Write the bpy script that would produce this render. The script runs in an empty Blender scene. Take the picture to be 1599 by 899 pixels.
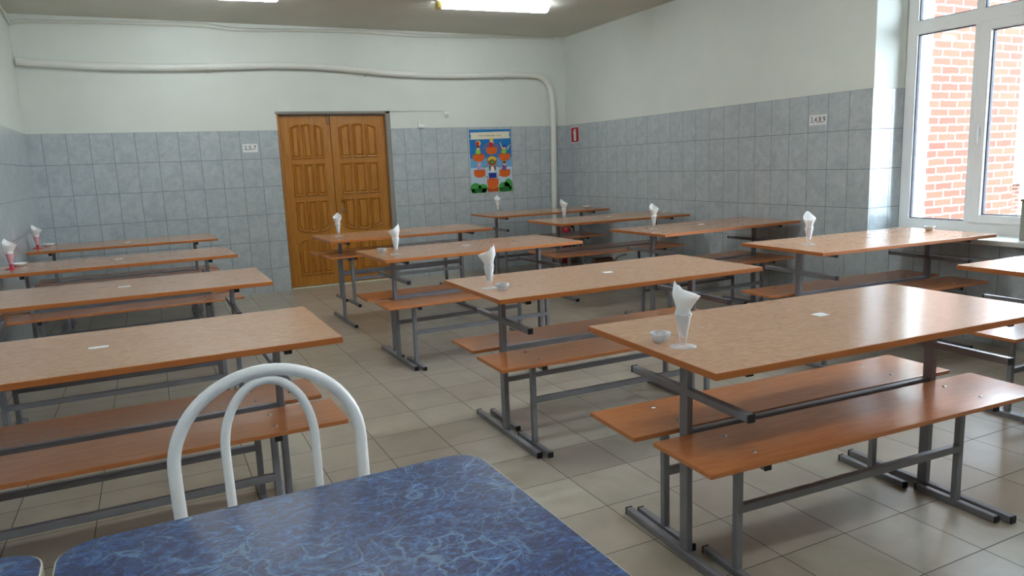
import bpy, bmesh, math, random
from mathutils import Vector, Matrix

C = bpy.context.scene.collection
SC = bpy.context.scene
R = math.radians
random.seed(7)

# ---------------------------------------------------------------- camera, sky, sun, exposure
FPX, YAW, PITCH, ROLL, CAM_Z = 1143.335, 0.45072, -0.16917, -0.03942, 1.336
cam_d = bpy.data.cameras.new('camera')
cam_d.sensor_fit = 'HORIZONTAL'
cam_d.sensor_width = 36.0
cam_d.lens = FPX * 36.0 / 1599.0
cam_d.clip_start = 0.02
cam = bpy.data.objects.new('camera', cam_d)
C.objects.link(cam)
fwd = Vector((math.sin(YAW) * math.cos(PITCH), math.cos(YAW) * math.cos(PITCH), math.sin(PITCH)))
rgt = Vector((math.cos(YAW), -math.sin(YAW), 0))
up = rgt.cross(fwd)
r2 = rgt * math.cos(ROLL) + up * math.sin(ROLL)
u2 = up * math.cos(ROLL) - rgt * math.sin(ROLL)
m = Matrix((r2, u2, -fwd)).transposed().to_4x4()
m.translation = Vector((0, 0, CAM_Z))
cam.matrix_world = m
SC.camera = cam

SC.view_settings.view_transform = 'Standard'
SC.view_settings.look = 'None'
SC.view_settings.gamma = 1.0
SC.view_settings.use_curve_mapping = False
SC.view_settings.exposure = 1.4
SC.cycles.use_denoising = True
SC.cycles.max_bounces = 8
SC.cycles.diffuse_bounces = 5
SC.cycles.glossy_bounces = 4
SC.cycles.transparent_max_bounces = 12
SC.cycles.sample_clamp_indirect = 6.0
SC.cycles.caustics_reflective = False
SC.cycles.caustics_refractive = False

SKY_STRENGTH = 8.5
LAMP_STRENGTH = 12.0
SUN_STRENGTH = 2.5

w = bpy.data.worlds.new('sky')
SC.world = w
w.use_nodes = True
nt = w.node_tree
nt.nodes.clear()
o_ = nt.nodes.new('ShaderNodeOutputWorld')
bg = nt.nodes.new('ShaderNodeBackground')
tc = nt.nodes.new('ShaderNodeTexCoord')
sx = nt.nodes.new('ShaderNodeSeparateXYZ')
cr = nt.nodes.new('ShaderNodeValToRGB')
cr.color_ramp.elements[0].position = 0.0
cr.color_ramp.elements[0].color = (0.78, 0.87, 1.0, 1)
cr.color_ramp.elements[1].position = 0.7
cr.color_ramp.elements[1].color = (0.62, 0.80, 1.0, 1)
nt.links.new(tc.outputs['Generated'], sx.inputs[0])
nt.links.new(sx.outputs['Z'], cr.inputs[0])
nt.links.new(cr.outputs[0], bg.inputs[0])
bg.inputs[1].default_value = SKY_STRENGTH
nt.links.new(bg.outputs[0], o_.inputs[0])

sun_d = bpy.data.lights.new('sun', 'SUN')
sun_d.energy = SUN_STRENGTH
sun_d.angle = R(2)
sun_d.color = (1.0, 0.93, 0.82)
sun = bpy.data.objects.new('sun', sun_d)
C.objects.link(sun)
sun.rotation_euler = Vector((-0.26, 1.0, -1.3)).to_track_quat('-Z', 'Y').to_euler()

# ---------------------------------------------------------------- materials
def lin(c):
    r = []
    for v in c:
        v = v / 255.0
        r.append(v / 12.92 if v <= 0.04045 else ((v + 0.055) / 1.055) ** 2.4)
    return (r[0], r[1], r[2], 1.0)

class NT:
    def __init__(self, name):
        self.m = bpy.data.materials.new(name)
        self.m.use_nodes = True
        self.t = self.m.node_tree
        self.b = self.t.nodes['Principled BSDF']
    def n(self, kind, **kw):
        x = self.t.nodes.new(kind)
        for k, v in kw.items():
            setattr(x, k, v)
        return x
    def l(self, a, b):
        self.t.links.new(a, b)
    def math(self, op, a, b=None, c=None):
        x = self.n('ShaderNodeMath', operation=op)
        for i, v in enumerate((a, b, c)):
            if v is None:
                continue
            if isinstance(v, (int, float)):
                x.inputs[i].default_value = v
            else:
                self.l(v, x.inputs[i])
        return x.outputs[0]
    def mix(self, f, a, b):
        x = self.n('ShaderNodeMix', data_type='RGBA')
        for s, v in ((0, f), (6, a), (7, b)):
            if isinstance(v, (int, float)):
                x.inputs[s].default_value = v
            elif isinstance(v, tuple):
                x.inputs[s].default_value = v
            else:
                self.l(v, x.inputs[s])
        return x.outputs[2]
    def noise(self, vec, scale, detail=3, rough=0.5, dist=0.0, w=None):
        x = self.n('ShaderNodeTexNoise', noise_dimensions='4D' if w is not None else '3D')
        x.inputs['Scale'].default_value = scale
        x.inputs['Detail'].default_value = detail
        x.inputs['Roughness'].default_value = rough
        x.inputs['Distortion'].default_value = dist
        if vec is not None:
            self.l(vec, x.inputs['Vector'])
        if w is not None:
            self.l(w, x.inputs['W'])
        return x.outputs[0]
    def ramp(self, v, stops):
        x = self.n('ShaderNodeValToRGB')
        e = x.color_ramp.elements
        while len(e) < len(stops):
            e.new(0.5)
        for el, (p, c) in zip(e, stops):
            el.position = p
            el.color = c if len(c) == 4 else lin(c)
        self.l(v, x.inputs[0])
        return x.outputs[0]
    def bump(self, h, strength, dist=0.002):
        x = self.n('ShaderNodeBump')
        x.inputs['Strength'].default_value = strength
        x.inputs['Distance'].default_value = dist
        self.l(h, x.inputs['Height'])
        self.l(x.outputs[0], self.b.inputs['Normal'])
    def mapping(self, vec, scale=(1, 1, 1), rot=(0, 0, 0)):
        x = self.n('ShaderNodeMapping')
        x.inputs['Scale'].default_value = scale
        x.inputs['Rotation'].default_value = rot
        self.l(vec, x.inputs[0])
        return x.outputs[0]
    def pos(self):
        return self.n('ShaderNodeNewGeometry').outputs['Position']
    def obj(self):
        return self.n('ShaderNodeTexCoord').outputs['Object']
    def rnd(self, k=20.0):
        return self.math('MULTIPLY', self.n('ShaderNodeObjectInfo').outputs['Random'], k)

def plain(name, c, rough=0.5, metal=0.0, spec=0.5):
    k = NT(name)
    k.b.inputs['Base Color'].default_value = lin(c)
    k.b.inputs['Roughness'].default_value = rough
    k.b.inputs['Metallic'].default_value = metal
    k.b.inputs['Specular IOR Level'].default_value = spec
    return k.m

def tile_mat(name, axis, off, tw=0.2021, top=1.787, th=0.303, off2=None, split=2.0, rough=0.12, spec=.5):
    k = NT(name)
    p = k.pos()
    s = k.n('ShaderNodeSeparateXYZ')
    k.l(p, s.inputs[0])
    a = s.outputs[axis]
    if off2 is not None:
        sel = k.math('GREATER_THAN', a, split)
        o = k.math('MULTIPLY_ADD', sel, off2 - off, off)
        u = k.math('DIVIDE', k.math('SUBTRACT', a, o), tw)
    else:
        u = k.math('DIVIDE', k.math('SUBTRACT', a, off), tw)
    v = k.math('DIVIDE', k.math('SUBTRACT', top, s.outputs['Z']), th)
    def edge(q, size):
        f = k.math('FRACT', q)
        return k.math('MULTIPLY', k.math('MINIMUM', f, k.math('SUBTRACT', 1.0, f)), size)
    e = k.math('MINIMUM', edge(u, tw), edge(v, th))
    g = k.n('ShaderNodeMapRange')
    g.inputs['From Min'].default_value = 0.0012
    g.inputs['From Max'].default_value = 0.0026
    k.l(e, g.inputs['Value'])
    cell = k.math('ADD', k.math('FLOOR', u), k.math('MULTIPLY', k.math('FLOOR', v), 7.31))
    n1 = k.noise(p, 9, 4, 0.6, 1.2, w=k.math('MULTIPLY', cell, 3.7))
    n2 = k.noise(k.mapping(p, (1, 1, 1), (0.4, 0.5, 0.3)), 34, 3, 0.6, 2.0, w=cell)
    base = k.ramp(n1, [(0.3, (172, 179, 184)), (0.55, (182, 189, 193)), (0.75, (190, 196, 199))] if axis == 'Y' and rough < .1 else [(0.3, (166, 174, 180)), (0.55, (182, 189, 193)), (0.75, (194, 200, 203))])
    vein = k.ramp(n2, [(0.45, (0, 0, 0)), (0.72, (255, 255, 255))])
    col = k.mix(k.math('MULTIPLY', vein, 0.1 if rough < .1 else 0.4), base, lin((210, 217, 217)))
    col = k.mix(g.outputs[0], lin((92, 100, 104)), col)
    k.l(col, k.b.inputs['Base Color'])
    rg = k.math('MULTIPLY_ADD', g.outputs[0], rough - 0.7, 0.7)
    k.l(rg, k.b.inputs['Roughness'])
    k.b.inputs['Specular IOR Level'].default_value = spec
    k.bump(g.outputs[0], 0.5, 0.0015)
    return k.m

def plaster(name, c1, c2, bump=0.15):
    k = NT(name)
    p = k.pos()
    n1 = k.noise(p, 1.3, 4, 0.6)
    k.l(k.ramp(n1, [(0.3, c1), (0.7, c2)]), k.b.inputs['Base Color'])
    k.b.inputs['Roughness'].default_value = 0.62
    k.bump(k.math('ADD', k.noise(p, 3, 3), k.math('MULTIPLY', k.noise(p, 60, 2), 0.15)), bump, 0.02)
    return k.m

def floor_mat():
    k = NT('beige_floor_tile')
    p = k.pos()
    s = k.n('ShaderNodeSeparateXYZ')
    k.l(p, s.inputs[0])
    t = 0.3003
    u = k.math('DIVIDE', k.math('SUBTRACT', s.outputs['X'], 1.172), t)
    v = k.math('DIVIDE', k.math('SUBTRACT', s.outputs['Y'], 1.9626), t)
    def edge(q):
        f = k.math('FRACT', q)
        return k.math('MULTIPLY', k.math('MINIMUM', f, k.math('SUBTRACT', 1.0, f)), t)
    e = k.math('MINIMUM', edge(u), edge(v))
    g = k.n('ShaderNodeMapRange')
    g.inputs['From Min'].default_value = 0.0011
    g.inputs['From Max'].default_value = 0.0024
    k.l(e, g.inputs['Value'])
    cell = k.math('ADD', k.math('FLOOR', u), k.math('MULTIPLY', k.math('FLOOR', v), 5.77))
    wn = k.n('ShaderNodeTexWhiteNoise', noise_dimensions='1D')
    k.l(cell, wn.inputs['W'])
    n1 = k.noise(p, 4.5, 4, 0.55, 0.6, w=cell)
    base = k.ramp(n1, [(0.25, (152, 143, 126)), (0.5, (172, 163, 146)), (0.78, (186, 177, 160))])
    tint = k.mix(k.math('MULTIPLY', wn.outputs[0], 0.5), base, lin((164, 146, 136)))
    col = k.mix(g.outputs[0], lin((78, 72, 62)), tint)
    k.l(col, k.b.inputs['Base Color'])
    k.l(k.math('MULTIPLY_ADD', g.outputs[0], -0.45, 0.75), k.b.inputs['Roughness'])
    k.bump(g.outputs[0], 0.4, 0.0012)
    return k.m

def laminate():
    k = NT('burl_laminate')
    sh = k.n('ShaderNodeVectorMath', operation='ADD')
    k.l(k.obj(), sh.inputs[0])
    k.l(k.rnd(9.0), sh.inputs[1])
    o = sh.outputs[0]
    n0 = k.noise(k.mapping(o, (1.0, 1.8, 1)), 8, 4, 0.62, 2.0)
    n1 = k.noise(k.mapping(o, (1.0, 1.9, 1)), 13, 4, 0.66, 2.6)
    base = k.ramp(n1, [(0.3, (168, 123, 92)), (0.43, (180, 135, 103)), (0.55, (188, 144, 112)), (0.67, (196, 153, 121)), (0.8, (205, 165, 133))])
    col = k.mix(k.math('MULTIPLY', n0, 0.35), base, lin((170, 124, 90)))
    k.l(col, k.b.inputs['Base Color'])
    k.b.inputs['Roughness'].default_value = 0.2
    return k.m

def bench_wood():
    k = NT('orange_brown_board')
    o = k.obj()
    n1 = k.noise(k.mapping(o, (2, 16, 6)), 4, 4, 0.6, 0.6)
    k.l(k.ramp(n1, [(0.3, (178, 107, 60)), (0.7, (194, 122, 72))]), k.b.inputs['Base Color'])
    k.b.inputs['Roughness'].default_value = 0.22
    return k.m

def grey_metal():
    k = NT('grey_hammered_paint')
    o = k.pos()
    n1 = k.noise(o, 160, 2)
    n2 = k.noise(o, 9, 3)
    k.l(k.mix(n2, lin((120, 120, 125)), lin((148, 147, 152))), k.b.inputs['Base Color'])
    k.b.inputs['Roughness'].default_value = 0.42
    k.b.inputs['Metallic'].default_value = 0.25
    k.bump(n1, 0.25, 0.001)
    return k.m

def door_wood():
    k = NT('varnished_oak')
    o = k.pos()
    n1 = k.noise(k.mapping(o, (38, 10, 2.2)), 2.2, 5, 0.65, 0.8)
    n2 = k.noise(k.mapping(o, (120, 30, 3)), 2.0, 3, 0.6)
    base = k.ramp(n1, [(0.28, (158, 98, 32)), (0.5, (190, 126, 48)), (0.75, (210, 150, 70))])
    k.l(k.mix(k.math('MULTIPLY', n2, 0.35), base, lin((140, 86, 28))), k.b.inputs['Base Color'])
    k.b.inputs['Roughness'].default_value = 0.3
    k.bump(n2, 0.06, 0.001)
    return k.m

def blue_marble():
    k = NT('blue_marble_laminate')
    o = k.pos()
    warp = k.n('ShaderNodeTexNoise')
    warp.inputs['Scale'].default_value = 9
    warp.inputs['Detail'].default_value = 4
    k.l(o, warp.inputs['Vector'])
    va = k.n('ShaderNodeVectorMath', operation='MULTIPLY_ADD')
    k.l(warp.outputs[1], va.inputs[0])
    va.inputs[1].default_value = (0.16, 0.16, 0.0)
    k.l(o, va.inputs[2])
    def veins(scale, wid):
        v = k.n('ShaderNodeTexVoronoi', feature='DISTANCE_TO_EDGE')
        v.inputs['Scale'].default_value = scale
        k.l(va.outputs[0], v.inputs['Vector'])
        return k.ramp(v.outputs['Distance'], [(0.0, (255, 255, 255)), (wid, (0, 0, 0))])
    n1 = k.noise(k.mapping(o, (1.0, 1.7, 1.0), (0, 0, 0.3)), 26, 5, 0.72, 2.2)
    n2 = k.noise(o, 6, 3, 0.6, 0.8)
    base = k.ramp(n1, [(0.3, (22, 25, 50)), (0.47, (31, 44, 88)), (0.6, (50, 82, 138)), (0.74, (108, 150, 196))])
    msk = k.ramp(n2, [(0.42, (20, 20, 20)), (0.62, (255, 255, 255))])
    v1 = k.math('MULTIPLY', veins(20, 0.05), k.math('MULTIPLY', msk, 0.33))
    v2 = k.math('MULTIPLY', veins(48, 0.06), k.math('MULTIPLY', msk, 0.3))
    col = k.mix(v1, base, lin((150, 190, 220)))
    col = k.mix(v2, col, lin((100, 148, 196)))
    k.l(col, k.b.inputs['Base Color'])
    k.b.inputs['Roughness'].default_value = 0.33
    return k.m

def brick_mat():
    k = NT('orange_brick')
    p = k.pos()
    s = k.n('ShaderNodeSeparateXYZ')
    k.l(p, s.inputs[0])
    cxyz = k.n('ShaderNodeCombineXYZ')
    k.l(k.math('ADD', s.outputs['X'], k.math('MULTIPLY', s.outputs['Y'], 1.0)), cxyz.inputs[0])
    k.l(s.outputs['Z'], cxyz.inputs[1])
    nz = k.n('ShaderNodeTexNoise')
    nz.inputs['Scale'].default_value = 9
    k.l(p, nz.inputs['Vector'])
    va = k.n('ShaderNodeVectorMath', operation='MULTIPLY_ADD')
    k.l(nz.outputs[1], va.inputs[0])
    va.inputs[1].default_value = (0.018, 0.018, 0.0)
    k.l(cxyz.outputs[0], va.inputs[2])
    b = k.n('ShaderNodeTexBrick')
    k.l(va.outputs[0], b.inputs['Vector'])
    b.inputs['Color1'].default_value = lin((88, 42, 27))
    b.inputs['Color2'].default_value = lin((99, 58, 37))
    b.inputs['Mortar'].default_value = lin((138, 134, 130))
    b.inputs['Scale'].default_value = 1.0
    b.inputs['Mortar Size'].default_value = 0.009
    b.inputs['Mortar Smooth'].default_value = 0.15
    b.inputs['Brick Width'].default_value = 0.26
    b.inputs['Row Height'].default_value = 0.077
    n = k.noise(p, 5, 3, 0.6)
    col = k.mix(k.math('MULTIPLY', n, 0.5), b.outputs[0], lin((92, 53, 37)))
    col2 = k.mix(b.outputs[1], col, lin((138, 134, 130)))
    k.l(col2, k.b.inputs['Base Color'])
    k.b.inputs['Roughness'].default_value = 0.9
    k.bump(k.math('SUBTRACT', 1.0, b.outputs[1]), 0.6, 0.01)
    return k.m

def thin_clear(name, c, opac, rough=0.08, k_face=.75):
    k = NT(name)
    k.b.inputs['Base Color'].default_value = lin(c)
    k.b.inputs['Roughness'].default_value = rough
    k.b.inputs['Specular IOR Level'].default_value = 0.6
    tr = k.n('ShaderNodeBsdfTransparent')
    tr.inputs[0].default_value = lin(tuple(min(255, int(255 - (255 - v) * 0.35)) for v in c))
    mx = k.n('ShaderNodeMixShader')
    lw = k.n('ShaderNodeLayerWeight')
    lw.inputs[0].default_value = 0.35
    k.l(k.math('MINIMUM', k.math('MULTIPLY_ADD', lw.outputs['Facing'], k_face, opac), 1.0), mx.inputs[0])
    k.l(tr.outputs[0], mx.inputs[1])
    k.l(k.b.outputs[0], mx.inputs[2])
    out = [x for x in k.t.nodes if x.type == 'OUTPUT_MATERIAL'][0]
    k.l(mx.outputs[0], out.inputs[0])
    return k.m

def pane_glass():
    k = NT('window_glass')
    t = k.t
    tr = k.n('ShaderNodeBsdfTransparent')
    tr.inputs[0].default_value = (0.96, 0.98, 0.97, 1)
    gl = k.n('ShaderNodeBsdfGlossy')
    gl.inputs['Roughness'].default_value = 0.01
    fr = k.n('ShaderNodeFresnel')
    fr.inputs[0].default_value = 1.3
    mx = k.n('ShaderNodeMixShader')
    k.l(fr.outputs[0], mx.inputs[0])
    k.l(tr.outputs[0], mx.inputs[1])
    k.l(gl.outputs[0], mx.inputs[2])
    out = [x for x in t.nodes if x.type == 'OUTPUT_MATERIAL'][0]
    k.l(mx.outputs[0], out.inputs[0])
    return k.m

def emit(name, c, s):
    k = NT(name)
    k.b.inputs['Base Color'].default_value = lin((240, 240, 240))
    k.b.inputs['Emission Color'].default_value = lin(c)
    k.b.inputs['Emission Strength'].default_value = s
    return k.m

def paper_mat():
    k = NT('white_napkin_paper')
    k.b.inputs['Base Color'].default_value = lin((250, 250, 250))
    k.b.inputs['Roughness'].default_value = 0.85
    k.b.inputs['Subsurface Weight'].default_value = 0.0
    tl = k.n('ShaderNodeBsdfTranslucent')
    tl.inputs[0].default_value = lin((250, 250, 249))
    mx = k.n('ShaderNodeMixShader')
    mx.inputs[0].default_value = 0.25
    k.l(k.b.outputs[0], mx.inputs[1])
    k.l(tl.outputs[0], mx.inputs[2])
    out = [x for x in k.t.nodes if x.type == 'OUTPUT_MATERIAL'][0]
    k.l(mx.outputs[0], out.inputs[0])
    k.bump(k.noise(k.obj(), 90, 3), 0.3, 0.002)
    return k.m

M = dict(
    tile_back=tile_mat('blue_grey_wall_tile_back', 'X', -0.8868, off2=2.7844),
    tile_right=tile_mat('blue_grey_wall_tile_right', 'Y', 6.9517),
    tile_left=tile_mat('blue_grey_wall_tile_left', 'Y', 8.5, rough=0.02, spec=.9),
    tile_reveal=tile_mat('blue_grey_wall_tile_reveal', 'X', 5.223),
    white_wall=plaster('white_wall_paint', (216, 220, 213), (224, 228, 221)),
    ceiling=plaster('ceiling_whitewash', (206, 202, 190), (216, 212, 201)),
    floor=floor_mat(), laminate=laminate(), bench=bench_wood(), metal=grey_metal(), oak=door_wood(),
    blue=blue_marble(), brick=brick_mat(), pane=pane_glass(), paper=paper_mat(),
    edge=plain('orange_edge_band', (182, 106, 50), 0.35),
    cap=plain('black_plastic', (22, 22, 24), 0.5),
    chrome=plain('chrome', (190, 190, 190), 0.25, 1.0),
    cream=plain('cream_edge_band', (206, 200, 178), 0.4),
    pvc=plain('white_pvc', (244, 244, 244), 0.3),
    sill=plain('white_windowsill', (224, 224, 220), 0.35),
    seal=plain('dark_rubber_seal', (58, 58, 72), 0.6),
    pipe=plain('white_gloss_pipe_paint', (228, 229, 222), 0.35),
    cable=plain('white_cable', (214, 212, 200), 0.5),
    chair=plain('white_enamel', (248, 248, 249), 0.28),
    vase=thin_clear('clear_frosted_plastic', (252, 253, 255), 0.08, k_face=.45),
    red=thin_clear('pink_clear_plastic', (244, 196, 204), 0.05, k_face=.4), redstem=thin_clear('red_clear_plastic', (206, 36, 66), 0.6),
    crystal=thin_clear('clear_cut_glass', (226, 232, 236), 0.22),
    china=plain('white_china', (232, 232, 230), 0.2),
    card=plain('white_card', (232, 233, 232), 0.6),
    ink=plain('dark_ink', (38, 38, 42), 0.7),
    grey_ink=plain('grey_ink', (120, 122, 126), 0.7),
    signred=plain('sign_red', (176, 28, 40), 0.45),
    ext_red=plain('extinguisher_red', (190, 22, 40), 0.25),
    brown=plain('brown_vinyl', (120, 92, 72), 0.5),
    plastergrey=plain('grey_cement', (150, 146, 138), 0.85),
    brass=plain('brass', (150, 104, 44), 0.35, 0.8),
    steel=plain('dull_steel', (128, 128, 126), 0.4, 0.8),
    yellow=plain('yellow_plastic', (226, 206, 112), 0.45),
    lamp=emit('lamp_glow', (238, 250, 255), LAMP_STRENGTH),
    ground=plain('outside_paving', (150, 146, 140), 0.9),
    roof=plain('white_roof', (240, 242, 244), 0.7),
    bluewall=plain('dark_blue_wall', (46, 66, 84), 0.8),
    eave=plain('brown_eave', (104, 78, 66), 0.7),
    box=plain('grey_carton', (150, 148, 138), 0.8),
    outer=plain('outside_render', (190, 186, 178), 0.9),
    p_blue=plain('poster_blue', (16, 118, 190), 0.5), p_lblue=plain('poster_light_blue', (106, 174, 218), 0.5),
    p_pale=plain('poster_pale_sky', (190, 212, 226), 0.5), p_cream=plain('poster_cream', (232, 226, 200), 0.5),
    p_orange=plain('poster_orange', (222, 102, 26), 0.5), p_dorange=plain('poster_dark_orange', (186, 78, 20), 0.5),
    p_green=plain('poster_green', (70, 164, 74), 0.5), p_dgreen=plain('poster_dark_green', (28, 108, 44), 0.5),
    p_red=plain('poster_red', (196, 44, 44), 0.5), p_yellow=plain('poster_yellow', (236, 196, 52), 0.5),
    p_skin=plain('poster_skin', (236, 196, 164), 0.5), p_brown=plain('poster_brown', (120, 70, 34), 0.5),
    p_violet=plain('poster_violet', (128, 84, 160), 0.5), p_navy=plain('poster_navy', (24, 60, 150), 0.5),
    p_lime=plain('poster_lime', (150, 206, 70), 0.5), p_lilac=plain('poster_lilac', (188, 156, 200), 0.5),
    p_white=plain('poster_white', (240, 240, 240), 0.5),
)

# ---------------------------------------------------------------- mesh helpers
class MB:
    def __init__(self):
        self.bm = bmesh.new()
        self.mats = []
    def mi(self, mat):
        if mat not in self.mats:
            self.mats.append(mat)
        return self.mats.index(mat)
    def box(self, lo, hi, mat, bev=0.0, mtx=None, seg=1):
        t = bmesh.new()
        bmesh.ops.create_cube(t, size=1.0)
        s = Vector(hi) - Vector(lo)
        c = (Vector(hi) + Vector(lo)) / 2
        for v in t.verts:
            v.co = Vector((v.co.x * s.x, v.co.y * s.y, v.co.z * s.z)) + c
        if bev > 0:
            bmesh.ops.bevel(t, geom=list(t.edges), offset=bev, segments=seg, affect='EDGES', profile=0.6)
        return self.add(t, mat, mtx)
    def add(self, t, mat, mtx=None, smooth=False):
        i = self.mi(mat)
        if mtx is not None:
            bmesh.ops.transform(t, matrix=mtx, verts=t.verts)
        mp = {}
        for v in t.verts:
            mp[v] = self.bm.verts.new(v.co)
        fs = []
        for f in t.faces:
            try:
                g = self.bm.faces.new([mp[v] for v in f.verts])
            except ValueError:
                continue
            g.material_index = i
            g.smooth = smooth
            fs.append(g)
        t.free()
        return fs
    def prism(self, pts, z0, z1, mat, mtx=None, smooth=False):
        t = bmesh.new()
        a = [t.verts.new((p[0], p[1], z0)) for p in pts]
        b = [t.verts.new((p[0], p[1], z1)) for p in pts]
        n = len(pts)
        t.faces.new(list(reversed(a)))
        t.faces.new(b)
        for i in range(n):
            t.faces.new([a[i], a[(i + 1) % n], b[(i + 1) % n], b[i]])
        bmesh.ops.recalc_face_normals(t, faces=t.faces)
        return self.add(t, mat, mtx, smooth)
    def lathe(self, prof, mat, n=32, mtx=None, smooth=True, scallop=None):
        t = bmesh.new()
        rings = []
        for k, (r, z) in enumerate(prof):
            ring = []
            if r < 1e-6:
                ring = [t.verts.new((0, 0, z))] * n
            else:
                for i in range(n):
                    a = 2 * math.pi * i / n
                    q = r * (scallop(a, k) if scallop else 1.0)
                    ring.append(t.verts.new((q * math.cos(a), q * math.sin(a), z)))
            rings.append(ring)
        for A, B in zip(rings, rings[1:]):
            for i in range(n):
                j = (i + 1) % n
                vs = []
                for v in (A[i], A[j], B[j], B[i]):
                    if v not in vs:
                        vs.append(v)
                if len(vs) >= 3:
                    t.faces.new(vs)
        bmesh.ops.recalc_face_normals(t, faces=t.faces)
        return self.add(t, mat, mtx, smooth)
    def tube(self, pts, r, mat, n=12, closed=False, mtx=None):
        t = bmesh.new()
        P = [Vector(p) for p in pts]
        rings = []
        T0 = (P[1] - P[0]).normalized()
        ref = Vector((0, 0, 1)) if abs(T0.z) < 0.9 else Vector((1, 0, 0))
        nrm = (ref - T0 * ref.dot(T0)).normalized()
        for i, p in enumerate(P):
            if closed:
                T = (P[(i + 1) % len(P)] - P[i - 1]).normalized()
            elif i == 0:
                T = T0
            elif i == len(P) - 1:
                T = (P[-1] - P[-2]).normalized()
            else:
                T = (P[i + 1] - P[i - 1]).normalized()
            nrm = (nrm - T * nrm.dot(T)).normalized()
            bn = T.cross(nrm)
            rr = r[i] if isinstance(r, (list, tuple)) else r
            rings.append([t.verts.new(p + (nrm * math.cos(2 * math.pi * k / n) + bn * math.sin(2 * math.pi * k / n)) * rr) for k in range(n)])
        rg = list(zip(rings, rings[1:])) + ([(rings[-1], rings[0])] if closed else [])
        for A, B in rg:
            for k in range(n):
                t.faces.new([A[k], A[(k + 1) % n], B[(k + 1) % n], B[k]])
        if not closed:
            t.faces.new(list(reversed(rings[0])))
            t.faces.new(rings[-1])
        bmesh.ops.recalc_face_normals(t, faces=t.faces)
        return self.add(t, mat, mtx, True)
    def build(self, name, parent=None, loc=(0, 0, 0), rotz=0.0):
        me = bpy.data.meshes.new(name)
        self.bm.to_mesh(me)
        self.bm.free()
        for mt in self.mats:
            me.materials.append(mt)
        o = bpy.data.objects.new(name, me)
        C.objects.link(o)
        o.location = loc
        o.rotation_euler = (0, 0, rotz)
        if parent is not None:
            o.parent = parent
        return o

def tag(o, label, cat, group=None):
    o['label'] = label
    o['category'] = cat
    if group:
        o['group'] = group
    return o
def struct(o):
    o['kind'] = 'structure'
    return o
def empty(name, loc=(0, 0, 0), rotz=0.0):
    o = bpy.data.objects.new(name, None)
    C.objects.link(o)
    o.location = loc
    o.rotation_euler = (0, 0, rotz)
    o.empty_display_size = 0.1
    return o
def copy_tree(o, parent=None):
    c = o.copy()
    C.objects.link(c)
    c.parent = parent
    for ch in list(o.children):
        copy_tree(ch, c)
    return c
def smooth_path(pts, n=8):
    P = [Vector(p) for p in pts]
    out = []
    for i in range(len(P) - 1):
        p0 = P[max(i - 1, 0)]; p1 = P[i]; p2 = P[i + 1]; p3 = P[min(i + 2, len(P) - 1)]
        for k in range(n):
            t = k / n
            out.append(0.5 * ((2 * p1) + (-p0 + p2) * t + (2 * p0 - 5 * p1 + 4 * p2 - p3) * t * t + (-p0 + 3 * p1 - 3 * p2 + p3) * t ** 3))
    out.append(P[-1])
    return out
def text_mesh(body, size, mat, name, parent, mtx, extr=0.0004, fit=None):
    cu = bpy.data.curves.new(name + '_curve', 'FONT')
    cu.body = body
    cu.size = size
    cu.extrude = extr
    cu.align_x = 'CENTER'
    cu.align_y = 'CENTER'
    t = bpy.data.objects.new(name + '_tmp', cu)
    C.objects.link(t)
    dg = bpy.context.evaluated_depsgraph_get()
    me = bpy.data.meshes.new_from_object(t.evaluated_get(dg))
    bpy.data.objects.remove(t)
    bpy.data.curves.remove(cu)
    xs = [v.co.x for v in me.vertices]
    ys = [v.co.y for v in me.vertices]
    cx, cy = (min(xs) + max(xs)) / 2, (min(ys) + max(ys)) / 2
    kx = ky = 1.0
    if fit:
        kx = fit[0] / (max(xs) - min(xs))
        ky = fit[1] / (max(ys) - min(ys))
    for v in me.vertices:
        v.co = mtx @ Vector(((v.co.x - cx) * kx, (v.co.y - cy) * ky, v.co.z))
    me.materials.clear()
    me.materials.append(mat)
    o = bpy.data.objects.new(name, me)
    C.objects.link(o)
    o.parent = parent
    return o
def frame3(o, x, y):
    x = Vector(x).normalized(); y = Vector(y).normalized(); z = x.cross(y)
    mm = Matrix((x, y, z)).transposed().to_4x4()
    mm.translation = Vector(o)
    return mm

# ---------------------------------------------------------------- room shell
D, W, XL, YR, HC = 8.522, 5.0, -1.012, -2.4, 2.90
WOUT = 5.66                                  # outer face of the window wall
TT = 1.787
DX0, DX1, DZ = 1.338, 2.60, 1.972            # door opening
b = MB(); b.box((XL - .3, YR - .3, -.15), (WOUT, D + .45, 0), M['floor']); struct(b.build('floor'))
b = MB(); b.box((XL - .3, YR - .3, HC), (WOUT, D + .45, HC + .15), M['ceiling']); struct(b.build('ceiling'))

def wall_piece(b, lo, hi, tile, axis, face, zs=True):
    """a wall block split at the tile line; tiles stand 6 mm proud of the plaster on the room side"""
    z0, z1 = lo[2], hi[2]
    lo, hi = list(lo), list(hi)
    if z0 < TT:
        l2, h2 = lo[:], hi[:]
        h2[2] = min(TT, z1)
        if face < 0:
            l2[axis] -= 0.006
        else:
            h2[axis] += 0.006
        b.box(l2, h2, tile)
    if z1 > TT:
        l2, h2 = lo[:], hi[:]
        l2[2] = max(TT, z0)
        b.box(l2, h2, M['white_wall'])

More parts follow.
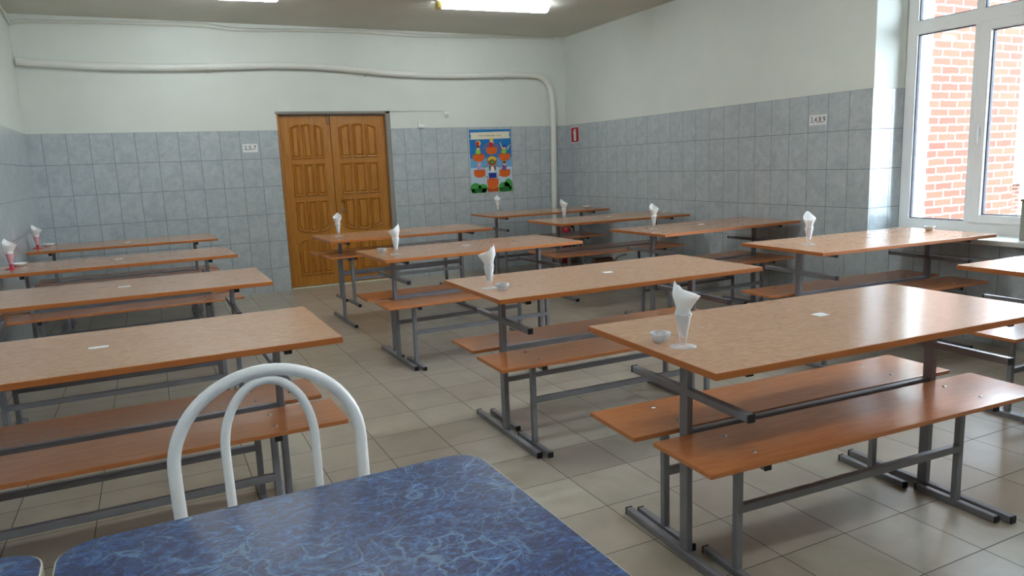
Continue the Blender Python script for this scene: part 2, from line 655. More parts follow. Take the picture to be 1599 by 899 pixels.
b = MB()
Y0 = D + 0.006
wall_piece(b, (XL - .3, Y0, 0), (DX0, D + .4, HC), M['tile_back'], 1, -1)
wall_piece(b, (DX1, Y0, 0), (W + .5, D + .4, HC), M['tile_back'], 1, -1)
b.box((DX0, Y0, DZ), (DX1, D + .4, HC), M['white_wall'])
b.box((DX0, D + .25, 0), (DX1, D + .4, DZ), M['white_wall'])
struct(b.build('wall_back'))
b = MB()
wall_piece(b, (XL - .3, YR - .3, 0), (XL - .006, Y0, HC), M['tile_left'], 0, 1)
struct(b.build('wall_left'))
b = MB()
wall_piece(b, (XL, YR - .3, 0), (W, YR - .006, HC), M['tile_back'], 1, 1)
struct(b.build('wall_rear'))

WY0, WY1, WZ0, WZ1, WX = 1.30, 3.915, 0.685, 2.62, 5.352   # window opening; WX = room face of the frame
b = MB()
wall_piece(b, (W + .006, WY1 + .006, 0), (WOUT, Y0, HC), M['tile_right'], 0, -1)
wall_piece(b, (W + .006, YR - .3, 0), (WOUT, WY0, HC), M['tile_right'], 0, -1)
b.box((W, WY0, 0), (WOUT, WY1 + .006, WZ0), M['tile_right'])
b.box((W + .006, WY0, WZ1), (WOUT, WY1 + .006, HC), M['white_wall'])
b.box((WX + .071, WY1, WZ0), (WOUT, WY1 + .006, WZ1), M['white_wall'])
b.box((W, WY1, WZ0), (WX + .002, WY1 + .006, TT), M['tile_reveal'])
b.box((W + .006, WY1 + .001, TT), (WX + .002, WY1 + .006, WZ1), M['white_wall'])
struct(b.build('wall_right'))

# window
win = struct(empty('window_1', (WX, WY1, WZ0)))
wo = Vector((WX, WY1, WZ0))
def wbox(b, y0, y1, z0, z1, x0, x1, mat, bev=0.006):
    b.box(Vector((x0, y0, z0)) - wo, Vector((x1, y1, z1)) - wo, mat, bev)
b = MB()
FX0, FX1 = WX, WX + .07
wbox(b, WY1 - .085, WY1, WZ0, WZ1, FX0, FX1, M['pvc'])
wbox(b, WY0, WY0 + .07, WZ0, WZ1, FX0, FX1, M['pvc'])
wbox(b, WY0, WY1, WZ0, .785, FX0 + .001, FX1, M['pvc'])
wbox(b, WY0, WY1, WZ1 - .06, WZ1, FX0 + .001, FX1, M['pvc'])
wbox(b, WY0, WY1, 2.172, 2.272, FX0 + .002, FX1, M['pvc'])
wbox(b, 3.335, 3.393, .76, WZ1 - .02, FX0 + .003, FX1, M['pvc'])
wbox(b, 2.32, 2.38, .76, WZ1 - .02, FX0 + .003, FX1, M['pvc'])
b.build('window_frame', win)
b = MB()
SX0 = WX - .016
for (y0, y1) in ((2.372, 3.345),):
    wbox(b, y1 - .075, y1, .775, 2.182, SX0, FX1 - .01, M['pvc'])
    wbox(b, y0, y0 + .075, .775, 2.182, SX0, FX1 - .01, M['pvc'])
    wbox(b, y0, y1, .775, .835, SX0 + .001, FX1 - .01, M['pvc'])
    wbox(b, y0, y1, 2.118, 2.182, SX0 + .001, FX1 - .01, M['pvc'])
sash = b.build('sash', win)
b = MB()
wbox(b, 3.290, 3.314, 1.395, 1.47, SX0 - .012, SX0 + .002, M['pvc'], .004)
wbox(b, 3.292, 3.312, 1.34, 1.475, SX0 - .04, SX0 - .024, M['pvc'], .006)
wbox(b, 3.295, 3.309, 1.445, 1.463, SX0 - .03, SX0 - .008, M['pvc'], .003)
hh = b.build('window_handle', sash)
b = MB()
for (y0, y1, z0, z1) in ((3.393, 3.830, .785, 2.172), (2.447, 3.270, .835, 2.118), (1.37, 2.32, .785, 2.172), (3.393, 3.830, 2.272, 2.56), (2.38, 3.335, 2.272, 2.56), (1.37, 2.32, 2.272, 2.56)):
    g = .006
    wbox(b, y0, y0 + g, z0, z1, WX + .02, WX + .05, M['seal'], 0)
    wbox(b, y1 - g, y1, z0, z1, WX + .02, WX + .05, M['seal'], 0)
    wbox(b, y0, y1, z0, z0 + g, WX + .02, WX + .05, M['seal'], 0)
    wbox(b, y0, y1, z1 - g, z1, WX + .02, WX + .05, M['seal'], 0)
b.build('rubber_seal', win)
for (y0, y1, z0, z1) in ((3.393, 3.830, .785, 2.172), (2.447, 3.270, .835, 2.118), (1.37, 2.32, .785, 2.172), (3.393, 3.830, 2.272, 2.56), (2.38, 3.335, 2.272, 2.56), (1.37, 2.32, 2.272, 2.56)):
    b = MB()
    wbox(b, y0, y1, z0, z1, WX + .033, WX + .037, M['pane'], 0)
    b.build('pane', win)
b = MB()
b.box(Vector((W - .045, WY0 - .03, .672)) - wo, Vector((WX + .01, WY1 - .001, .706)) - wo, M['sill'], .006, seg=2)
b.build('windowsill', win)

# door
DY = D + .055
door = struct(empty('door_1', ((DX0 + DX1) / 2, DY, 0)))
do = Vector(((DX0 + DX1) / 2, DY, 0))
LX0, LXM, LX1 = DX0 + .028, 1.925, DX1 - .034
def arch_panel(b, x0, x1, z0, z1, y, top, bot, dep, mat, inset):
    """a raised panel: pts in x,z with an arched or sloped top / bottom; top, bot = (z at x0, z at mid, z at x1) offsets"""
    def outline(ins):
        pts = []
        n = 8
        xa, xb = x0 + ins, x1 - ins
        for i in range(n + 1):
            t = i / n
            pts.append((xa + (xb - xa) * t, z0 + ins + (bot[0] * (1 - t) * (1 - 2 * t) + bot[1] * 4 * t * (1 - t) + bot[2] * t * (2 * t - 1))))
        for i in range(n + 1):
            t = 1 - i / n
            pts.append((xa + (xb - xa) * t, z1 - ins + (top[0] * (1 - t) * (1 - 2 * t) + top[1] * 4 * t * (1 - t) + top[2] * t * (2 * t - 1))))
        return pts
    t = bmesh.new()
    rings = []
    for ins, yy in ((0.0, y), (0.006, y - .016), (0.014, y - .013), (0.024, y - .002), (0.034, y - .015)) if inset else ((0, y), (.008, y - .008)):
        rings.append([t.verts.new((p[0] - do.x, yy - do.y, p[1])) for p in outline(ins)])
    n = len(rings[0])
    for A, B in zip(rings, rings[1:]):
        for i in range(n):
            t.faces.new([A[i], A[(i + 1) % n], B[(i + 1) % n], B[i]])
    t.faces.new(rings[-1])
    bmesh.ops.recalc_face_normals(t, faces=t.faces)
    if t.faces[len(t.faces) - 1].normal.y > 0:
        bmesh.ops.reverse_faces(t, faces=t.faces)
    b.add(t, mat)
def leaf(x0, x1, left):
    b = MB()
    b.box(Vector((x0, DY, .022)) - do, Vector((x1, DY + .04, 1.945)) - do, M['oak'], .003)
    w = x1 - x0
    ws, wo_ = (.105, .085) if left else (.09, .105)
    xs = x0 + ws
    pw = (w - ws - wo_ - 2 * .022) / 3
    for c in range(3):
        a0 = xs + c * (pw + .022)
        a1 = a0 + pw
        slope = [(-.035, -.008, .0), (.0, .012, .0), (.0, -.008, -.035)][c]
        neg = tuple(-v for v in slope)
        flat = (0, 0, 0)
        for z0, z1, tp, bt in ((1.47, 1.85, slope, flat), (1.055, 1.415, flat, flat), (.645, 1.0, flat, neg), (.15, .565, slope, flat)):
            arch_panel(b, a0, a1, z0, z1, DY, tp, bt, 0, M['oak'], True)
    return b.build('door_leaf', door)
lf1 = leaf(LX0, LXM - .002, True)
lf2 = leaf(LXM + .002, LX1, False)
b = MB(); b.lathe([(0, 0), (.012, 0), (.012, .025), (.02, .032), (.024, .045), (.02, .058), (0, .062)], M['brass'], 16,
                  Matrix.Translation(Vector((2.005, DY - .001, .985)) - do) @ Matrix.Rotation(R(90), 4, 'X'))
b.build('door_knob', lf2)
b = MB(); b.lathe([(0, 0), (.022, 0), (.022, .006), (.012, .01), (0, .01)], M['steel'], 16,
                  Matrix.Translation(Vector((2.012, DY - .001, .862)) - do) @ Matrix.Rotation(R(90), 4, 'X'))
b.build('keyhole', lf2)
b = MB(); b.box(Vector((1.888, DY - .012, 1.845)) - do, Vector((1.922, DY, 1.93)) - do, M['brass'], .003)
b.box(Vector((1.90, DY - .02, 1.86)) - do, Vector((1.91, DY - .01, 1.965)) - do, M['steel'], .002)
b.build('door_bolt', lf1)
b = MB()
b.box(Vector((DX0, D + .02, 0)) - do, Vector((LX0 - .002, D + .12, DZ - .001)) - do, M['oak'], .003)
b.box(Vector((LX1 + .002, D + .05, 0)) - do, Vector((DX1, D + .12, DZ - .001)) - do, M['oak'], .003)
b.box(Vector((LX0 - .002, D + .04, 1.948)) - do, Vector((LX1 + .002, D + .12, DZ - .001)) - do, M['plastergrey'], .003)
b.build('door_frame', door)
b = MB()
b.box((DX1 - .03, D - .004, .0), (DX1 + .022, D + .05, DZ + .018), M['plastergrey'], .004)
b.box((DX0 - .012, D - .004, DZ - .012), (DX1 + .022, D + .04, DZ + .018), M['plastergrey'], .004)
struct(b.build('trim_1'))
b = MB(); b.box((DX0, D - .02, 0), (DX1 - .03, D + .05, .02), M['cream'], .004); struct(b.build('trim_2'))

# ---------------------------------------------------------------- outside the window
b = MB(); b.box((WOUT, -14, -.7), (40, 40, -.5), M['ground']); struct(b.build('ground'))
b = MB(); b.box((WOUT + .002, 4.56, -.5), (7.98, 9.0, 6.5), M['brick'])
tag(b.build('brick_building'), 'orange brick building wing seen through the window panes', 'building')
b = MB()
b.box((8.6, 9.0, -.5), (16, 13, .52), M['brick'])
b.box((8.45, 8.8, .52), (16.2, 13.2, .6), M['eave'], .01)
t_ = [(8.45, .6), (16.2, .6), (16.2, 1.05), (8.9, 1.05)]
b.prism(t_, 0, 4.4, M['roof'], frame3((0, 13.2, 0), (1, 0, 0), (0, 0, 1)))
b.box((8.9, 11.5, 1.05), (16, 13, 1.75), M['bluewall'])
tag(b.build('outbuilding'), 'low outbuilding with white roof beyond the brick wing at the right edge', 'building')

# ---------------------------------------------------------------- canteen tables and benches
TZ, TL, TW_, TH_ = 0.755, 1.5, 0.693, 0.022
CX = (-.587, .567)
def sq(b, lo, hi, mat=None, bev=.0025):
    b.box(lo, hi, mat or M['metal'], bev)
def cap_pair(parent, x, y0, y1, z0, z1, hw):
    for y, s in ((y0, -1), (y1, 1)):
        k = MB()
        a, c_ = (y - .006, y) if s < 0 else (y, y + .006)
        k.box((x - hw - .0008, a, z0 - .0004), (x + hw + .0008, c_, z1 + .0008), M['cap'], .0015)
        k.build('end_cap', parent)
def make_table():
    r = empty('canteen_table')
    b = MB()
    fs = b.box((-TL / 2, -TW_ / 2, TZ - TH_), (TL / 2, TW_ / 2, TZ), M['edge'], .0018)
    li = b.mi(M['laminate'])
    for f in fs:
        f.normal_update()
        if abs(f.normal.z) > .9:
            f.material_index = li
    b.build('tabletop', r)
    zu = TZ - TH_
    for x in CX:
        b = MB(); sq(b, (x - .0125, -.02, .025), (x + .0125, .02, zu - .025)); b.build('column', r)
        b = MB(); sq(b, (x - .0135, -.35, .0), (x + .0135, .35, .027)); f = b.build('foot', r)
        cap_pair(f, x, -.35, .35, .0006, .027, .0135)
        b = MB(); sq(b, (x - .0125, -.30, .572), (x + .0125, .30, .597)); f = b.build('support_arm', r)
        cap_pair(f, x, -.30, .30, .572, .597, .0125)
        b = MB(); sq(b, (x - .0125, -.29, zu - .025), (x + .0125, .29, zu)); f = b.build('top_bar', r)
        cap_pair(f, x, -.29, .29, zu - .025, zu - .001, .0125)
    b = MB(); sq(b, (CX[0], -.0125, .415), (CX[1], .0125, .452)); b.build('stretcher', r)
    return r
BL, BWD, BZ, BT = 1.5, .285, .445, .016
LXB = (-.53, .505)
def make_bench():
    r = empty('canteen_bench')
    b = MB(); b.box((-BL / 2, -BWD / 2, BZ - BT), (BL / 2, BWD / 2, BZ), M['bench'], .003, seg=2); b.build('seat', r)
    zu = BZ - BT
    for x in LXB:
        b = MB(); sq(b, (x - .0125, -.0125, .025), (x + .0125, .0125, zu - .022)); b.build('leg', r)
        b = MB(); sq(b, (x - .0125, -.155, .0), (x + .0125, .155, .025)); f = b.build('foot', r)
        cap_pair(f, x, -.155, .155, .0006, .025, .0125)
        b = MB(); sq(b, (x - .0125, -.125, zu - .022), (x + .0125, .125, zu)); f = b.build('crossbar', r)
        cap_pair(f, x, -.125, .125, zu - .022, zu - .001, .0125)
        for y in (-.07, .07):
            b = MB(); b.lathe([(0, .0018), (.006, .0018), (.008, .0002), (.008, 0)], M['chrome'], 12, Matrix.Translation((x, y, BZ)))
            b.build('bolt', r)
    b = MB(); sq(b, (LXB[0], -.0125, .215), (LXB[1], .0125, .242)); b.build('stretcher', r)
    return r

# key: x left, y front, rotation deg, (near bench dy, dx), (far bench dy, dx)
TB = {
    'T4': (1.33, 1.446, -2.42, (-.165, .018), (.178, -.015)),
    'T3': (1.309, 2.812, -.62, (-.215, -.01), (.166, .01)),
    'T2': (1.291, 4.544, 1.5, (-.23, -.01), (.166, -.03)),
    'T1': (1.284, 6.097, 1.44, (-.17, -.005), (.17, -.03)),
    'L4': (-.947, 2.526, .58, (-.185, .0), (.165, -.02)),
    'L3': (-.956, 4.088, .23, (-.17, -.03), (.17, -.03)),
    'L2': (-.985, 5.64, 2.32, (-.24, .01), (.165, -.03)),
    'L1': (-.985, 7.256, 1.0, (-.17, .0), (.175, .0)),
    'R5': (3.52, 1.54, -1.5, None, (.166, -.03)),
    'R4': (3.459, 2.939, -3.2, (-.20, -.03), (.17, -.03)),
    'R3': (3.451, 4.507, 2.92, (-.18, -.03), (.17, -.02)),
    'R2': (3.403, 5.916, -1.67, (-.17, -.03), (.17, -.03)),
    'R1': (3.41, 7.388, .32, (-.17, -.03), (.17, -.03)),
}
TLAB = {
    'T4': 'large burl-topped table nearest the camera in the middle row, beside a crystal dish',
    'T3': 'second burl-topped table from the camera in the middle row',
    'T2': 'third burl-topped table from the camera in the middle row',
    'T1': 'farthest middle-row table standing before the wooden doors with its benches hung up',
    'L4': 'nearest left-row table seen behind the white tubular chair back',
    'L3': 'second left-row table from the camera with an empty grey support arm',
    'L2': 'third left-row table from the camera holding a red vase near its left end',
    'L1': 'farthest left-row table against the left wall close to the tiled back wall',
    'R5': 'right-row table cut off by the right edge of the photo',
    'R4': 'right-row table whose end reaches over the windowsill',
    'R3': 'third right-row table, just behind the table that reaches the windowsill',
    'R2': 'right-row table in front of the corner table, second farthest from the camera',
    'R1': 'farthest right-row table in the corner below the fire extinguisher sign',
}
TSH = {
    'T4': 'nearest middle-row table', 'T3': 'second middle-row table', 'T2': 'third middle-row table', 'T1': 'farthest middle-row table by the doors',
    'L4': 'left-row table nearest the white chair', 'L3': 'second left-row table', 'L2': 'third left-row table', 'L1': 'farthest left-row table',
    'R5': 'table cut by the right photo edge', 'R4': 'table reaching the windowsill', 'R3': 'third right-row table behind the windowsill table',
    'R2': 'second-farthest right-row table', 'R1': 'corner table of the right row',
}
table0, bench0 = make_table(), make_bench()
used = {'t': False, 'b': False}
TM = {}
HANG = .572 + .0265 - (BZ - BT)
for key, (x, y, a, nb, fb) in TB.items():
    o = copy_tree(table0) if used['t'] else table0
    used['t'] = True
    o.location = (x + TL / 2, y + TW_ / 2, 0)
    o.rotation_euler = (0, 0, R(a))
    tag(o, TLAB[key], 'table', 'canteen tables')
    mt = Matrix.Translation(o.location) @ Matrix.Rotation(R(a), 4, 'Z')
    TM[key] = mt
    for side, q in (('camera', nb), ('far', fb)):
        if q is None:
            continue
        g = copy_tree(bench0) if used['b'] else bench0
        used['b'] = True
        p = mt @ Vector((q[1], q[0], 0))
        g.location = (p.x, p.y, HANG if key == 'T1' else 0)
        g.rotation_euler = (0, 0, R(a))
        how = 'hung up under' if key == 'T1' else 'under'
        tag(g, 'orange-brown bench %s the %s side of the %s' % (how, side, TSH[key]), 'bench', 'benches of the canteen tables')

# ---------------------------------------------------------------- napkin glasses, napkins, dishes, stickers
def vase_mesh(mat, name, stem=None):
    b = MB()
    sc = lambda a, k: 1 + (.03 * math.cos(14 * a) if k in (1, 2) else 0)
    prof = [(0.0, .0), (.040, .0), (.040, .0025), (.016, .006), (.0095, .012), (.0095, .020), (.0125, .03), (.0172, .062), (.0240, .096), (.0268, .106),
            (.0260, .106), (.0230, .096), (.0162, .062), (.0108, .032), (.0, .026)]
    if stem:
        b.lathe(prof[:7] + [(.0108, .0305), (0, .0225)], stem, 56, scallop=sc)
        b.lathe([(.0126, .0302)] + prof[7:-1] + [(.0109, .0307)], mat, 56)
    else:
        b.lathe(prof, mat, 56, scallop=sc)
    return b.build(name)
def napkin_mesh(seed, side, name, lean=.0, flare=1.0):
    rnd = random.Random(seed)
    b = MB()
    def sheet(s, wrap, z0, twist, rad):
        t = bmesh.new()
        na, nr = 36, 14
        g = []
        for i in range(na + 1):
            al = (math.pi / 2) * i / na
            rmax = min(s / max(math.cos(al), math.sin(al)), s * (1.37 - .0 * al))
            # round the tip a little
            phi = (al - math.pi / 4) / (math.pi / 4) * wrap / 2 * side + twist
            row = []
            for j in range(nr + 1):
                rho = .012 + (rmax - .012) * j / nr
                q = rho / s
                half = math.asin(min(.95, (math.pi / 2) / wrap)) * (.92 + .16 * max(0, q - .7))
                rr = rho * math.sin(half) * rad * (1 + .3 * max(0, min(1, (q - .68) / .35)) - .38 * max(0, q - 1.0) / .414) * (1 + .05 * math.sin(3 * phi + seed) * q)
                zz = rho * math.cos(half)
                rr *= 1 - (1 - flare) * max(0, min(1, (q - .5) / .3))
                zt = z0 + zz + .004
                if zt < .112:
                    rr = (.0096 + (max(zt, .03) - .03) * .185) * rad
                row.append(t.verts.new((rr * math.cos(phi) + lean * max(0, zz - .092), rr * math.sin(phi), z0 + zz)))
            g.append(row)
        for i in range(na):
            for j in range(nr):
                t.faces.new([g[i][j], g[i + 1][j], g[i + 1][j + 1], g[i][j + 1]])
        b.add(t, M['paper'], None, True)
    sheet(.139, 2 * math.pi * 1.04, .020, 0, 1.0)
    sheet(.128, 2 * math.pi * 1.02, .024, .35 * side, .9)
    return b.build(name)
def dish_mesh(mat, name, r=.032, h=.03, ribs=18, amp=.05):
    b = MB()
    sc = lambda a, k: 1 + amp * math.cos(ribs * a) * (1 if 1 <= k <= 4 else 0)
    b.lathe([(0, 0), (r * .55, 0), (r * .72, h * .28), (r * .9, h * .66), (r, h), (r * .93, h), (r * .82, h * .64), (r * .6, h * .3), (0, h * .2)], mat, 72, scallop=sc if ribs else None)
    return b.build(name)

NAP = [  # key, x, y, peak azimuth, side, seed
    ('T4', 1.429, 1.753, 158, 1, 1, 'red' and None), ('T3', 1.394, 3.121, -35, -1, 2, None), ('T2', 1.452, 4.775, -35, -1, 3, None), ('T1', 1.453, 6.47, 70, 1, 4, None),
    ('R1', 3.66, 7.86, 75, 1, 5, None), ('R2', 3.655, 6.30, 110, 1, 6, None), ('R3', 3.675, 4.88, 75, 1, 7, None), ('R4', 3.69, 3.309, 60, -1, 8, None),
    ('L1', -.935, 7.60, 150, 1, 9, 'red'), ('L2', -.90, 5.95, 150, 1, 10, 'red'),
]
NSH = {'T4': 'nearest middle-row table', 'T3': 'second middle-row table', 'T2': 'third middle-row table', 'T1': 'table before the wooden doors',
       'R1': 'corner table below the poster', 'R2': 'second-farthest right-row table', 'R3': 'third right-row table', 'R4': 'table reaching the windowsill',
       'L1': 'farthest left-row table', 'L2': 'third left-row table'}
v_clear = v_red = None
for key, x, y, az, side, seed, col in NAP:
    if col == 'red':
        if v_red is None:
            v_red = vase_mesh(M['red'], 'napkin_vase', M['redstem']); o = v_red
        else:
            o = v_red.copy(); C.objects.link(o)
        tag(o, 'red plastic vase holding a napkin on the ' + NSH[key], 'vase', 'napkin vases')
    else:
        if v_clear is None:
            v_clear = vase_mesh(M['vase'], 'napkin_vase'); o = v_clear
        else:
            o = v_clear.copy(); C.objects.link(o)
        tag(o, 'clear footed plastic vase holding a napkin on the ' + NSH[key], 'vase', 'napkin vases')
    o.location = (x, y, TZ + .0003)
    n = napkin_mesh(seed, side, 'napkin', -.22 if key in ('T4', 'T3', 'T2', 'L1', 'L2') else .0, 1.0 if key in ('T4', 'T3', 'T2', 'L1', 'L2') else .86)
    n.location = (x, y, TZ + .004)
    n.rotation_euler = (0, 0, R(az))
    tag(n, 'white paper napkin folded in the %svase on the %s' % ('red ' if col else '', NSH[key]), 'napkin', 'folded napkins')

DISH = [
    ('T4', 1.412, 1.845, 'c', 'small cut-glass salt dish on the nearest middle-row table'),
    ('T3', 1.424, 3.045, 'c', 'small cut-glass salt dish touching the vase on the second middle-row table'),
    ('T2', 1.407, 4.965, 'c', 'small glass salt dish on the third middle-row table, left of the vase'),
    ('L1', -.875, 7.80, 'w', 'flat white dish on the farthest left-row table'),
    ('L2', -.875, 6.12, 'w', 'flat white dish beside the red vase on the third left-row table'),
    ('R1', 4.80, 7.72, 'w', 'white dish at the right end of the corner table'),
    ('R2', 4.78, 6.20, 'c', 'clear glass dish at the right end of the second-farthest right-row table'),
    ('R4', 4.875, 3.32, 'b', 'small white bowl at the window end of the table reaching the windowsill'),
]
d_c = dish_mesh(M['crystal'], 'salt_dish')
d_w = dish_mesh(M['china'], 'dish', .05, .022, 0)
d_b = dish_mesh(M['china'], 'bowl', .036, .03, 0)
first = {'c': d_c, 'w': d_w, 'b': d_b}
seen = set()
for key, x, y, k, lab in DISH:
    o = first[k]
    if k in seen:
        o = o.copy(); C.objects.link(o)
    seen.add(k)
    o.location = (x, y, TZ + .0003)
    tag(o, lab, 'dish', 'dishes on the tables')

STK = [('T4', 2.115, 1.835, .05, .045), ('T3', 2.094, 3.175, .05, .04), ('T2', 2.03, 4.93, .05, .04), ('R1', 4.30, 7.80, .05, .04), ('R2', 4.20, 6.33, .05, .04),
       ('R3', 4.197, 4.915, .05, .04), ('R4', 4.30, 3.33, .05, .045), ('L4', -.22, 2.89, .062, .03), ('L3', -.18, 4.46, .06, .03), ('L2', -.254, 6.05, .05, .03), ('L1', -.228, 7.57, .05, .03)]
st0 = None
for key, x, y, sx_, sy_ in STK:
    b = MB()
    b.box((-sx_ / 2, -sy_ / 2, 0), (sx_ / 2, sy_ / 2, .0006), M['card'])
    st = b.build('sticker')
    b = MB()
    if key == 'L4':
        for (a0, a1, c0, c1) in ((-.026, -.012, -.002, .006), (-.010, -.004, -.006, .002), (.0, .012, -.004, .004), (.015, .026, -.002, .010)):
            b.box((a0, c0, .0006), (a1, c0 + .004, .0009), M['grey_ink'])
    else:
        b.box((-.3 * sx_, -.002, .0006), (.25 * sx_, .002, .0009), M['grey_ink'])
    b.build('faded_print', st)
    st.location = (x, y, TZ + .0003)
    st.rotation_euler = (0, 0, R(TB[key][2]))
    tag(st, 'small white sticker at the middle of the ' + TSH[key], 'sticker', 'stickers on the tabletops')

# ---------------------------------------------------------------- blue tables and the white chair in front
def rrect(x0, x1, y0, y1, r, n=8):
    pts = []
    for cx, cy, a0 in ((x1 - r, y0 + r, -90), (x1 - r, y1 - r, 0), (x0 + r, y1 - r, 90), (x0 + r, y0 + r, 180)):
        for i in range(n + 1):
            a = R(a0 + 90 * i / n)
            pts.append((cx + r * math.cos(a), cy + r * math.sin(a)))
    return pts
def blue_table(cx, cy, rot, wx, wy, label):
    z = .75
    r = empty('blue_table', (cx, cy, 0), R(rot))
    b = MB()
    b.prism(rrect(-wx / 2, wx / 2, -wy / 2, wy / 2, .06), z - .022, z - .0015, M['cream'])
    b.prism(rrect(-wx / 2 + .0025, wx / 2 - .0025, -wy / 2 + .0025, wy / 2 - .0025, .058), z - .002, z, M['blue'])
    b.build('tabletop', r)
    for sx_ in (-1, 1):
        for sy_ in (-1, 1):
            k = MB()
            k.tube([(sx_ * (wx / 2 - .07), sy_ * (wy / 2 - .07), 0), (sx_ * (wx / 2 - .07), sy_ * (wy / 2 - .07), z - .022)], .016, M['chair'])
            k.build('leg', r)
    b = MB()
    for sy_ in (-1, 1):
        b.box((-wx / 2 + .07, sy_ * (wy / 2 - .07) - .01, z - .055), (wx / 2 - .07, sy_ * (wy / 2 - .07) + .01, z - .022), M['chair'], .002)
    for sx_ in (-1, 1):
        b.box((sx_ * (wx / 2 - .07) - .01, -wy / 2 + .07, z - .055), (sx_ * (wx / 2 - .07) + .01, wy / 2 - .07, z - .022), M['chair'], .002)
    b.build('apron', r)
    tag(r, label, 'table', 'blue marbled tables')
    return r
blue_table(.183, .945, 1.4, .742, .78, 'blue marble-patterned table in the foreground before the white chair')
blue_table(-.575, .935, 1.4, .742, .78, 'second blue marble-patterned table, its corner showing at the bottom left')

def tubular_chair(loc, rot, label):
    r = empty('tubular_chair', loc, R(rot))
    n = 28
    def lean(z):
        return .045 * ((z - .45) / .5) + .0
    def arch(hw, zb, ztop, zs, narrow):
        pts = []
        for k in range(9):
            z = zb + (zs - zb) * k / 9
            q = (zs - z) / (zs - zb)
            pts.append((-hw + narrow * q ** 1.6, lean(z), z))
        for k in range(n + 1):
            a = math.pi * k / n
            pts.append((-hw * math.cos(a), lean(zs + (ztop - zs) * math.sin(a)), zs + (ztop - zs) * math.sin(a)))
        for k in range(9):
            z = zs - (zs - zb) * (k + 1) / 9
            q = (zs - z) / (zs - zb)
            pts.append((hw - narrow * q ** 1.6, lean(z), z))
        return pts
    b = MB(); b.tube(arch(.184, .40, .941, .77, .016), .0125, M['chair'], 14); b.build('back_frame', r)
    b = MB(); b.tube(arch(.088, .44, .921, .79, .006), .0092, M['chair'], 12); b.build('inner_bow', r)
    for s in (-1, 1):
        b = MB(); b.tube([(s * .168, -.004, .405), (s * .172, .03, .2), (s * .176, .055, 0)], .0125, M['chair']); b.build('leg', r)
        b = MB(); b.tube(smooth_path([(s * .168, -.004, .41), (s * .165, -.20, .415), (s * .16, -.33, .405), (s * .162, -.372, .36), (s * .165, -.385, 0)], 5), .0125, M['chair']); b.build('leg', r)
    b = MB()
    b.lathe([(0, .422), (.17, .422), (.185, .432), (.188, .448), (.175, .465), (.10, .474), (0, .476)], M['brown'], 36, Matrix.Translation((0, -.20, 0)))
    b.build('seat', r)
    tag(r, label, 'chair')
    return r
tubular_chair((.168, 1.475, 0), 0, 'white tubular steel chair with double-arched back in the foreground')

# ---------------------------------------------------------------- things on the walls and ceiling
def lamp_fixture(loc, rot, label):
    r = empty('fluorescent_lamp', loc, R(rot))
    L = 1.16
    b = MB(); b.box((-L / 2 - .02, -.045, -.022), (L / 2 + .02, .045, 0), M['pvc'], .004); b.build('base', r)
    b = MB()
    pr = []
    for k in range(13):
        a = math.pi * k / 12
        pr.append((-.062 * math.cos(a), -.022 - .058 * math.sin(a)))
    t = bmesh.new()
    A = [t.verts.new((-L / 2 + .03, p[0], p[1])) for p in pr]
    A2 = [t.verts.new((L / 2 - .03, p[0], p[1])) for p in pr]
    ends = [[t.verts.new((L / 2 - .03 + .03 * math.sin(R(q)), p[0] * math.cos(R(q)) ** .5 if q < 90 else 0, -.022 + (p[1] + .022) * max(.02, math.cos(R(q))) ** .5)) for p in pr] for q in (35, 60, 80)]
    seqs = [A, A2] + ends
    for P_, Q_ in zip(seqs, seqs[1:]):
        for k in range(12):
            t.faces.new([P_[k], P_[k + 1], Q_[k + 1], Q_[k]])
    t.faces.new(list(reversed(A)))
    t.faces.new(seqs[-1])
    bmesh.ops.recalc_face_normals(t, faces=t.faces)
    b.add(t, M['lamp'], None, True)
    b.build('diffuser', r)
    b = MB()
    b.box((-L / 2 - .02, -.05, -.088), (-L / 2 + .028, .05, -.022), M['yellow'], .012, seg=2)
    b.build('end_cap', r)
    tag(r, label, 'ceiling lamp', 'fluorescent ceiling lamps')
    return r
lamp_fixture((3.25, 6.86, HC), -4, 'glowing tube lamp with a yellow end cap on the ceiling near the corner')
lamp_fixture((.63, 7.06, HC), -4, 'glowing tube lamp on the ceiling at the top left of the photo')
for i, (lx, ly, lab) in enumerate([(.6, 3.5, 'added unseen fill lamp over the left row of tables'), (3.3, 3.5, 'added unseen fill lamp over the right row of tables'), (.6, .2, 'added unseen fill lamp over the blue tables'), (3.3, .2, 'added unseen fill lamp behind the camera near the window')]):
    lamp_fixture((lx, ly, HC), 0, lab)  # out-of-view lamps added as fill to brighten the near part of the room

PY = D - .045
b = MB()
pp = [(-1.0, PY, 2.462), (-.9, PY, 2.452), (-.811, PY, 2.447), (-.335, PY, 2.428), (.232, PY, 2.429), (.715, PY, 2.445), (1.359, PY, 2.472), (1.836, PY, 2.468),
      (2.263, PY, 2.442), (2.711, PY, 2.41), (3.344, PY, 2.398), (4.02, PY, 2.415), (4.45, PY, 2.421), (4.62, PY, 2.40), (4.735, PY, 2.30), (4.775, PY, 2.16), (4.79, PY, 1.755), (4.775, PY, .9), (4.76, PY, .0)]
b.tube(smooth_path(pp, 8), .0375, M['pipe'], 18)
pipe = b.build('heating_pipe')
tag(pipe, 'thick white-painted pipe running along the upper back wall and down the corner', 'pipe')
for px_, pz_ in ((.69, 2.445), (2.36, 2.436), (4.1, 2.417)):
    b = MB()
    b.tube([(px_, D - .002, pz_ - .06), (px_, PY - .01, pz_ - .043), (px_ + .004, PY - .04, pz_ - .032), (px_ + .006, PY - .052, pz_ - .012)], .005, M['pipe'], 8)
    b.build('bracket', pipe)
b = MB()
